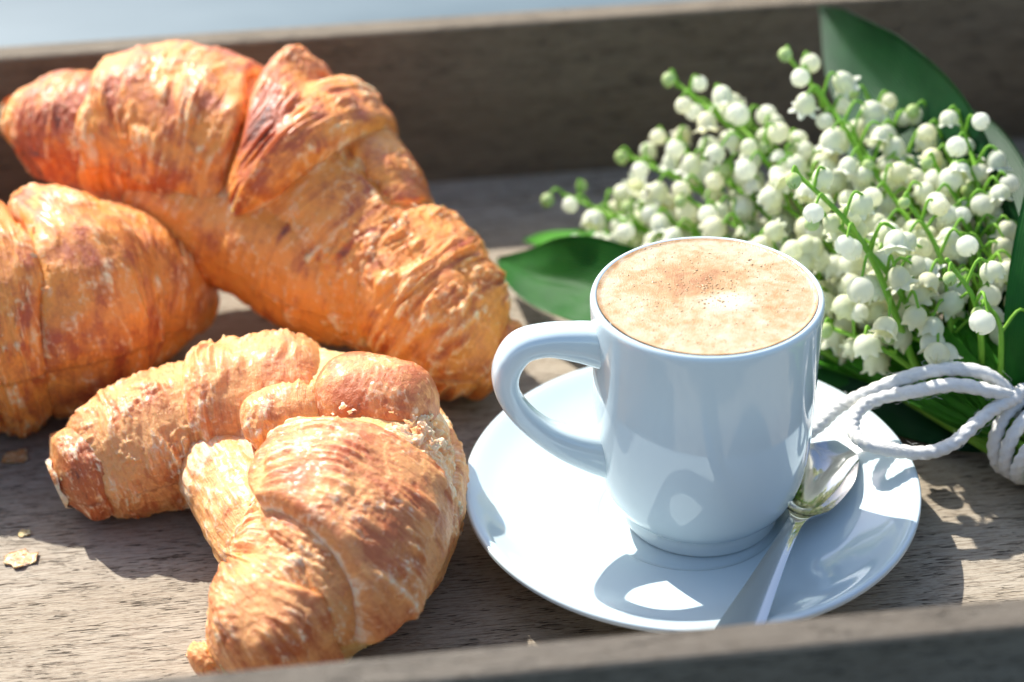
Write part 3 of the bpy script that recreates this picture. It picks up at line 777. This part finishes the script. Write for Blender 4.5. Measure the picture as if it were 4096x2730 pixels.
# --- large croissant
bc = Core(BIG, 2, .97)
core_mesh(bc, big, CD, 31, browning=.10, palebias=.15, wr=.0012, fl=.0006, wlen=(.0045, .03))
band(bc, 'wrap', -.02, 2.25, .0018, big, CD, 32, browning=.80, fl=.0005, fs=.0024, wr=.0010, nu=110, nv=180, swell=.0015, tuck0=.0045)
band(bc, 'wrap', 2.02, 2.45, .0040, big, CD, 33, slant0=.06, browning=.15, palebias=.25, fl=.0004, nu=40, nv=180, swell=.001, lip=.0016)
band(bc, 'wrap', [(0, 2.35), (66, 2.16), (180, 2.1), (360, 2.35)], [(0, 4.35), (25, 4.30), (60, 4.22), (90, 3.95), (180, 3.9), (360, 4.35)], .0056, big, CD, 34, browning=.46, wr=.0015, fl=.0003, wlen=(.0055, .03), nu=140, nv=230, swell=.0028, lip=.0026, rag=.07)
band(bc, 'wrap', [(0, 4.45), (40, 4.36), (70, 4.16), (120, 3.98), (210, 4.0)], [(0, 4.9), (15, 5.25), (40, 5.42), (79, 5.42), (105, 5.34), (150, 5.2), (210, 5.0)], .0088, big, CD, 35, v0=14, v1=215, browning=.50, wr=.0014, fl=.0002, wlen=(.0046, .03), nu=130, nv=220, swell=.0018, lip=.0022, rag=.05,
     irr=lambda U, v: .0040*np.exp(-((U-4.25)/.16)**2-((v-112)/20)**2)-.004*np.exp(-((U-4.62)/.10)**2-((v-118)/26)**2)+.003*np.exp(-((U-5.1)/.3)**2-((v-60)/30)**2),
     pcol=lambda U, v, P: (.85*np.exp(-((U-4.60)/.26)**2-((v-60)/17)**2), -.8*np.exp(-((U-4.62)/.3)**2-((v-62)/22)**2)))
lobe('inner_dough', *BIG_LOBES[1], big, DO, 36, browning=.0, palebias=.1, wr=.0012, fl=.0003, wlen=(.004, .02), nu=60, nv=80)
lobe('wrap', *BIG_LOBES[0], big, CD, 41, pw=4, browning=.22, palebias=.06, wr=.0012, fl=.0003, wlen=(.0048, .03), nu=200, nv=190,
     pcol=lambda S, v: (1.6*np.exp(-((S-.24)/.022)**2-((v-56)/9)**2), -.9*np.exp(-((S-.24)/.05)**2-((v-56)/14)**2)+.22*sst(35, 80, v)*sst(200, 120, v)))
band(bc, 'wrap', [(85, 5.3), (120, 4.9), (230, 4.8)], [(85, 6.3), (230, 6.2)], .0036, big, CD, 37, v0=98, v1=235, browning=.55, wr=.0006, nu=90, nv=120, swell=.002, lip=.0024)
band(bc, 'wrap', 5.0, 7.1, .0016, big, CD, 38, v0=-75, v1=92, browning=.18, palebias=.10, wr=.0010, fl=.0007, wlen=(.006, .03), nu=120, nv=170, swell=.0016, lip=.0016,
     pcol=lambda U, v, P: (.9*np.exp(-((U-6.42)/.045)**2-((v-44)/7)**2), -.9*np.exp(-((U-6.42)/.08)**2-((v-44)/12)**2)))
band(bc, 'wrap', [(-90, 7.2), (0, 6.95), (60, 6.62), (95, 6.42), (180, 6.3), (270, 7.2)], 8.75, .0034, big, CD, 39, browning=.28, wr=.0019, fl=.0006, lay=.00025, cover=.0, palebias=.04, wlen=(.0040, .03), nu=150, nv=230, swell=.0022, lip=.0024, tuck1=.003)
band(bc, 'wrap', 8.45, 9.05, .0020, big, CD, 40, browning=.4, fl=.0007, nu=50, nv=120, tuck1=.004, lip=.0016)
flake_cloud('loose_flakes', bc, [(6.6, 80, .005, .08, 25, 18), (7.3, 70, .005, .4, 25, 14)], big, CD, 6)

# --- croissant underneath
lc = Core(LEFT, 3, .97)
core_mesh(lc, left, CD, 51, browning=.12, palebias=.05, wr=.0007, fl=.0002, wlen=(.008, .03))
band(lc, 'wrap', .2, 2.2, .0035, left, CD, 52, browning=.45, nu=80, nv=150, swell=.002, fl=.0008)
band(lc, 'wrap', 1.9, 2.62, .0060, left, CD, 53, slant1=.10, ph1=60, browning=.40, palebias=.10, fl=.0004, wr=.0012, nu=70, nv=180, swell=.0016, lip=.0022)
band(lc, 'wrap', 2.30, 2.90, .0078, left, CD, 54, slant1=.10, ph1=60, browning=.45, palebias=.08, fl=.0004, wr=.0012, nu=70, nv=180, swell=.0014, lip=.0022)
band(lc, 'wrap', [(0, 2.82), (47, 2.98), (90, 3.05), (180, 3.0), (360, 2.82)], [(0, 4.62), (40, 4.30), (75, 4.02), (110, 3.9), (200, 4.0), (300, 4.6), (360, 4.62)], .0070, left, CD, 55, browning=.42, wr=.0011, fl=.0001, wlen=(.0060, .03), nu=130, nv=220, swell=.0030, lip=.0024, rag=.06)
band(lc, 'wrap', 3.6, 6.4, .0016, left, CD, 56, browning=.22, palebias=.0, wr=.0006, fl=.0002, nu=120, nv=180, swell=.0022, tuck1=.002)
flake_cloud('loose_flakes', lc, [(2.6, 60, .006, .2, 30, 16), (2.95, 60, .007, .06, 30, 10)], left, CD, 7)

# ------------------------------------------------------------ lily of the valley bouquet
KN = np.array(KNOT)
bouquet = tag(empty('flower_bouquet', (KN[0], KN[1], 0.0)), 'lily of the valley bouquet tied with white twine', 'bouquet')
BI = Matrix.Translation(-bouquet.location)
def bpart(name, me, mat, parent=bouquet, smooth=True):
    o = link(name, me, mat, parent, smooth); 
    if parent is bouquet: o.matrix_parent_inverse = BI
    return o

def bell_mesh(name, prof, lobes, flare, inner=True):
    prof = np.array(prof, float); pf = catmull(prof, 13); na = 36
    a = np.linspace(0, 2*PI, na, endpoint=False)
    k = np.linspace(0, 1, len(pf))
    lob = .5+.5*np.cos(a*lobes)
    R = pf[:, 0][:, None]*np.ones(na); Z = pf[:, 1][:, None]*np.ones(na)
    R = R*(1+.045*np.cos(a*lobes)[None]*sst(.2, .9, k)[:, None])
    w = sst(.72, 1, k)[:, None]*lob[None]
    R = R+flare*w; Z = Z+flare*.15*w-.0012*sst(.6, 1., k)[:, None]*(lob[None]-.6)
    V = np.stack([R*np.cos(a), R*np.sin(a), Z], -1).reshape(-1, 3)
    Fc = grid_faces(len(pf), na, True)
    inn = np.repeat(.35*np.exp(-k/.14), na)
    if inner:   # inner skin
        R2 = np.maximum(R-.00022, .0001); V2 = np.stack([R2*np.cos(a), R2*np.sin(a), Z-.0001*(1-k)[:, None]], -1).reshape(-1, 3)
        Fc = np.concatenate([Fc, Fc[:, ::-1]+len(V)]); inn = np.concatenate([inn, np.repeat(.55*(1-k)+.1, na)])
        V = np.concatenate([V, V2])
    return mesh_from(name, V, Fc[:, ::-1], {'inner': inn})
BELLS = [bell_mesh('bell', [(.0001, 0), (.0014, -.0002), (.0027, -.0012), (.0035, -.0028), (.0036, -.0043), (.0032, -.0056), (.0030, -.0063)], 6, .0016),
         bell_mesh('bell', [(.0001, 0), (.0016, -.0002), (.0030, -.0013), (.0037, -.0030), (.0037, -.0044), (.0033, -.0055), (.0029, -.0061)], 6, .0009),
         bell_mesh('bell', [(.0001, 0), (.0013, -.0002), (.0026, -.0014), (.0033, -.0032), (.0034, -.0048), (.0031, -.0060), (.0034, -.0068)], 6, .0021),
         bell_mesh('bell', [(.0001, 0), (.0015, -.0002), (.0029, -.0014), (.0035, -.0030), (.0033, -.0045), (.0022, -.0058), (.0008, -.0063)], 6, .0, False)]
BUD = bell_mesh('bud', [(.0001, 0), (.0010, -.0002), (.0018, -.0011), (.0020, -.0022), (.0016, -.0033), (.0009, -.0038), (.0002, -.0040)], 6, .0, False)
for me in BELLS: me.materials.append(M['petal'])
BUD.materials.append(M['bud'])

TAILDIR = np.array([.56, -.82, -.02])
g = np.random.default_rng(21)
cam_dir = np.array([-.09, -.43, .35]); cam_dir /= np.linalg.norm(cam_dir)
nbell = 0
for k, tip in enumerate(TIPS):
    tip = np.array(tip)
    ang = g.uniform(0, 2*PI); rad = .0085*math.sqrt(g.random())
    side = np.array([.82, .56, 0])
    koff = KN+side*rad*math.cos(ang)+np.array([0, 0, 1])*rad*math.sin(ang)*.9
    koff[2] = max(koff[2], .0035)
    tail = koff+TAILDIR*g.uniform(.05, .075)+side*g.normal(0, .004); tail[2] = max(.003, koff[2]*.8)
    L = np.linalg.norm(tip-koff)
    dirv = (tip-koff)/L
    m1 = koff-TAILDIR*L*.30*.75+(tip-koff)*.06; m1[2] = max(koff[2]*.85+.004, .004)
    m2 = koff+(tip-koff)*.68+np.array([0, 0, .004])
    hang = g.uniform(.2, 1.0)
    tip2 = tip+dirv*.003-np.array([0, 0, .003*hang])
    path = catmull([tail, koff, m1, m2, tip, tip2], 70)
    seg = np.linalg.norm(np.diff(path, axis=0), axis=1); cum = np.concatenate([[0], np.cumsum(seg)]); tot = cum[-1]
    radii = np.interp(cum, [0, tot*.35, tot], [.0017, .0015, .0006])
    tubes = [tube(path, radii, 8)]
    racl = min(.062, L*(.62 if L > .075 else .42)); nb = int(racl/.0058)
    todo = []
    sgn = 1
    for j in range(nb):
        s = tot-.0015-racl*(j+.35)/nb*(.92+.08*g.random())
        base = np.array([np.interp(s, cum, path[:, i]) for i in range(3)])
        i0 = min(np.searchsorted(cum, s), len(path)-1); T = path[i0]-path[i0-1]; T /= np.linalg.norm(T)
        sgn = -sgn
        sdir = np.cross(T, [0, 0, 1.]); sdir /= np.linalg.norm(sdir)
        out_ = sdir*sgn*g.uniform(.3, 1.)+np.array([0, 0, 1.])*g.uniform(.2, 1.0)+cam_dir*g.uniform(0, .5)
        out_ -= T*(out_@T); out_ /= np.linalg.norm(out_)
        f = j/max(1, nb-1)
        pl = .0042+.0068*min(1, f*1.6+.25)*g.uniform(.8, 1.2)
        p1 = base+out_*pl*.55+T*pl*.25+np.array([0, 0, pl*.28]); p2 = base+out_*pl*1.0+T*pl*.3-np.array([0, 0, pl*.15])
        if p2[2] < .0085: p2[2] = .0085; p1[2] = max(p1[2], .0095)
        pp = catmull([base, p1, p2], 8)
        tubes.append(tube(pp, np.linspace(.00055, .00042, 8), 5, cap=False))
        todo.append((p2, f, out_, j))
    so = bpart('flower_stem', tube_mesh('flower_stem', tubes), M['stem'])
    for p2, f, out_, j in todo:
        isbud = (j == 0 and g.random() < .75) or (j == 1 and g.random() < .3)
        me = BUD if isbud else (BELLS[3] if (j < 3 and g.random() < .6) else BELLS[int(g.integers(0, 4))])
        ax = np.array([0, 0, -1.])+out_*g.uniform(-.1, .75)+g.normal(0, .28, 3)+cam_dir*g.uniform(-.1, .35); ax /= np.linalg.norm(ax)
        o = bpy.data.objects.new('flower_bud' if isbud else 'flower_bell', me); COL.objects.link(o)
        q = Vector(ax).to_track_quat('-Z', 'Y')
        sc = (1.0 if isbud else (.76+.20*min(1, f*2.2)))*g.uniform(.86, 1.12)
        mtx = Matrix.Translation(Vector(p2)) @ q.to_matrix().to_4x4() @ Matrix.Rotation(g.uniform(0, 6.28), 4, 'Z') @ Matrix.Diagonal((sc, sc, sc*g.uniform(.92, 1.06), 1))
        o.parent = so; o.matrix_parent_inverse = Matrix.Identity(4)
        o.matrix_basis = Matrix.Translation(-bouquet.location).inverted() @ Matrix.Translation(-bouquet.location) @ mtx
        nbell += 1
# the flowers deep inside the mound, too hidden to tell apart: one joined part
def mesh_arrays(me):
    v = np.empty(len(me.vertices)*3); me.vertices.foreach_get('co', v)
    l = np.empty(len(me.loops), dtype=np.int32); me.loops.foreach_get('vertex_index', l)
    return v.reshape(-1, 3), l.reshape(-1, 4)
arr = [mesh_arrays(m_) for m_ in BELLS]
fill, inn = [], []
for k in range(560):
    i_, j_ = g.integers(0, len(TIPS), 2); w_ = g.uniform(.15, .85); back = g.uniform(.02, .58)
    c_ = (np.array(TIPS[i_])*w_+np.array(TIPS[j_])*(1-w_))*(1-back)+KN*back
    c_[2] = max(.008, c_[2]*g.uniform(.70, 1.06))
    if np.linalg.norm(c_[:2]-KN[:2]) < .045: continue
    ax = np.array([0, 0, -1.])+g.normal(0, .6, 3); q = Vector(ax).to_track_quat('-Z', 'Y').to_matrix()
    v_, f_ = arr[int(g.integers(0, 4))]
    fill.append((v_*g.uniform(.72, .98) @ np.array(q).T+c_, f_)); inn.append(np.full(len(v_), .25))
V, Fc = joined(fill)
fo = bpart('inner_flowers', mesh_from('inner_flowers', V, Fc, {'inner': np.concatenate(inn)}), M['petal']); tag(fo, kind='stuff')
for me in BELLS+[BUD]:
    me.polygons.foreach_set('use_smooth', np.ones(len(me.polygons), dtype=bool))
print('bells', nbell)

def leaf(name, pts, widths, normal, fold=.18, mat='leaf', nu=90, nv=23, wave=.0012, seed=0):
    P = catmull(pts, nu); w = catmull(np.array(widths)[:, None], nu)[:, 0]
    T = np.gradient(P, axis=0); T /= np.linalg.norm(T, axis=1)[:, None]
    nrm = catmull(np.array(normal, float), nu) if np.ndim(normal) == 2 else np.broadcast_to(np.array(normal, float), P.shape)
    X = np.cross(T, nrm); X /= np.linalg.norm(X, axis=1)[:, None]; Nn = np.cross(X, T)
    t = np.linspace(-1, 1, nv)
    al = np.linspace(0, 1, nu)
    wv = wave*noise(np.stack([np.repeat(al[:, None]*5, nv, 1)+seed*3.1, np.repeat(t[None]*1.2, nu, 0), np.zeros((nu, nv))+seed], -1))
    V = P[:, None]+X[:, None]*(w[:, None]*t)[..., None]+Nn[:, None]*((w[:, None]*fold*(np.abs(t)**1.4)) + wv)[..., None]
    top = V; bot = V-Nn[:, None]*.0003
    f1 = grid_faces(nu, nv); n0 = nu*nv
    Vv = np.concatenate([top.reshape(-1, 3), bot.reshape(-1, 3)])
    Vv[:, 2] = np.maximum(Vv[:, 2], .0012)
    ac = np.tile(np.repeat(t[None], nu, 0).ravel(), 2); aln = np.tile(np.repeat(al[:, None], nv, 1).ravel(), 2)
    rim = []
    for i in range(nu-1):
        rim.append((i*nv, n0+i*nv, n0+(i+1)*nv, (i+1)*nv)); j = nv-1
        rim.append((i*nv+j, (i+1)*nv+j, n0+(i+1)*nv+j, n0+i*nv+j))
    Fc = np.concatenate([f1[:, ::-1], f1+n0, np.array(rim)])
    return bpart('leaf', mesh_from(name, Vv, Fc, {'across': ac, 'along': aln}), M[mat])
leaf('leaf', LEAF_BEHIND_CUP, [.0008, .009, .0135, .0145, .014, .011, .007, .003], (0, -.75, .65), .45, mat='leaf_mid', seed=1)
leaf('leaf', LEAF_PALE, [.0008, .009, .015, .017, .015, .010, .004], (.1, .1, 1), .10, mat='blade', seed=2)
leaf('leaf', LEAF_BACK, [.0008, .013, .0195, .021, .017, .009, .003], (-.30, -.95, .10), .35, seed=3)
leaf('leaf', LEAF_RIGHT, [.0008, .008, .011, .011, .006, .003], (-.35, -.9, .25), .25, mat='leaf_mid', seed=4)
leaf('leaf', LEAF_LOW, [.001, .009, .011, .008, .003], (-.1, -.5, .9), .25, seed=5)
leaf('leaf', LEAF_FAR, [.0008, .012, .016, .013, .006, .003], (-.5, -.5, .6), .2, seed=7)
for k, pts in enumerate(BLADES):
    leaf('leaf', pts, [.0006, .0026, .0034, .0030, .0020], (-.2+.1*k % .3, -.55, .8), .35, mat='blade', nu=60, nv=13, seed=10+k)

# twine
def rope(pts, R=.0020, n=None, twist=640., closed=False):
    q = catmull(pts, 400); L = np.linalg.norm(np.diff(q, axis=0), axis=1).sum()
    n = n or max(20, int(L/.0007)); P = catmull(pts, n); nv = 24
    T = np.gradient(P, axis=0); T /= np.linalg.norm(T, axis=1)[:, None]
    nn = np.cross(T[0], [0, 0, 1.]); nn /= np.linalg.norm(nn); Ns = []
    for k in range(n):
        nn = nn-T[k]*(nn@T[k]); nn /= np.linalg.norm(nn); Ns.append(nn.copy())
    Ns = np.array(Ns); B = np.cross(T, Ns)
    s = np.linspace(0, L, n); a = np.linspace(0, 2*PI, nv, endpoint=False)
    ph = (a[None]-s[:, None]*twist)*3/2
    rad = R*(.84+.18*np.abs(np.cos(ph))+.035*np.cos(ph*9))
    rad = rad*(1+.10*noise(np.stack([np.repeat(s[:, None]/.0014, nv, 1), np.cos(a)[None]*2+0*s[:, None], np.sin(a)[None]*2+0*s[:, None]], -1))+.08*noise(np.stack([s/.012, 0*s, 0*s], -1))[:, None])
    V = P[:, None]+rad[..., None]*(np.cos(a)[None, :, None]*Ns[:, None]+np.sin(a)[None, :, None]*B[:, None])
    return V.reshape(-1, 3), grid_faces(n, nv, True)
def hairs(pts, cnt, seed, R=.0022):
    gg = np.random.default_rng(seed); q = catmull(pts, 300); tb = []
    for k in range(cnt):
        i = int(gg.integers(5, 294)); T = q[i+1]-q[i-1]; T /= np.linalg.norm(T)
        d = np.cross(T, gg.normal(size=3)); d /= np.linalg.norm(d)
        p0 = q[i]+d*R*.8; l = gg.uniform(.001, .0032)
        p1 = p0+d*l*.4+T*l*.5*gg.choice([-1, 1]); p2 = p1+T*l*.5*gg.normal()+d*l*.2*gg.normal()
        tb.append(tube(catmull([p0, p1, p2], 6), .00004, 3, cap=False))
    return tb
V, Fc = rope(ROPE_LOOP)
twine = bpart('twine_loop', mesh_from('twine_loop', V, Fc), M['twine'])
V, Fc = rope(ROPE_TAIL)
bpart('twine_tail', mesh_from('twine_tail', V, Fc), M['twine'])
axis = -TAILDIR/np.linalg.norm(TAILDIR); s1 = np.cross(axis, [0, 0, 1.]); s1 /= np.linalg.norm(s1); s2 = np.cross(s1, axis)
for k in range(3):
    th = np.linspace(0, 2*PI, 60)
    c0 = KN-axis*(.0080-(0, .0047, .0088)[k])+np.array([0, 0, .0015])
    sk = (-.9, .4, 1.2, -.6)[k]
    ring = [c0+s1*math.cos(t)*.0112+s2*math.sin(t)*.0105+axis*(.004*(t/(2*PI)-.5)+.002*sk*math.sin(t)) for t in th]
    V, Fc = rope(np.array(ring)); bpart('twine_wrap', mesh_from('twine_wrap', V, Fc), M['twine'])
kc = np.array(ROPE_LOOP[0])
th = np.linspace(0, 2*PI, 50)
ring = [kc+np.array([.0045*math.cos(t)+.001, .002*math.sin(2*t), .0042*math.sin(t)-.002]) for t in th]
V, Fc = rope(np.array(ring)); bpart('twine_knot', mesh_from('twine_knot', V, Fc), M['twine'])
fz = bpart('twine_fuzz', tube_mesh('twine_fuzz', hairs(ROPE_LOOP, 160, 3)+hairs(ROPE_TAIL, 90, 4)), M['twine']); tag(fz, kind='stuff')

# ------------------------------------------------------------ crumbs of crust on the tray
def crumb(loc, size, seed, mat, label, flat=.14, group=None):
    g_ = np.random.default_rng(seed); n = 14; rings = 4
    a_ = np.linspace(0, 2*PI, n, endpoint=False)
    outl = size*(.75+.5*g_.random(n)); V = []
    for k in range(rings):
        f_ = (k+1)/rings
        for i_ in range(n):
            V.append((outl[i_]*f_*math.cos(a_[i_]), outl[i_]*f_*math.sin(a_[i_])*.8, size*flat*(.9-.6*f_**2)+size*.12*g_.normal()*(.4+.3*f_)))
    V = np.array(V); V[:, 2] -= V[:, 2].min()-.0001
    B = V.copy(); B[:, 2] -= size*.12; B[:, 2] = np.maximum(B[:, 2], .0)
    F1 = grid_faces(rings, n, True); m_ = len(V)
    rim = np.array([((rings-1)*n+i_, (rings-1)*n+(i_+1) % n, m_+(rings-1)*n+(i_+1) % n, m_+(rings-1)*n+i_) for i_ in range(n)])
    cap = np.array([(0, i_, i_+1, i_+2) for i_ in range(1, n-2, 2)])
    allV = np.concatenate([V, B]); allF = np.concatenate([F1, F1[:, ::-1]+m_, rim, cap])
    me_ = mesh_from('pastry_crumb', allV, allF, {'brown': .2+.4*g_.random(len(allV)), 'pale': .3+.4*g_.random(len(allV)), 'flow': allV*400})
    o_ = link('pastry_crumb', me_, mat, smooth=False); o_.location = loc
    tag(o_, label, 'crumb', group)
    return o_
crumb((-.1869, .0123, .0002), .0046, 1, M['crust'], 'large pale flake of pastry crust lying alone on the sunlit wood')
crumb((-.1869, .0240, .0002), .0020, 2, M['dough'], 'small pale crumb on the sunlit wood behind the large flake')
crumb((-.1931, .0609, .0002), .0042, 3, M['crust_dark'], 'orange pastry flake in the shade of the dark orange croissant')
SP = 'tiny brown crumb speck on the sunlit wood before the pale golden croissant'
GS = 'tiny crumb specks before the pale golden croissant'
crumb((-.1385, -.0335, .0002), .0010, 4, M['crust_dark'], SP, .5, GS)
crumb((-.1362, -.0352, .0002), .0008, 5, M['crust_dark'], SP, .5, GS)
crumb((-.0175, -.0330, .0078), .0006, 7, M['crust'], 'tiny golden crumb speck on the shaded saucer before the cup', .5)
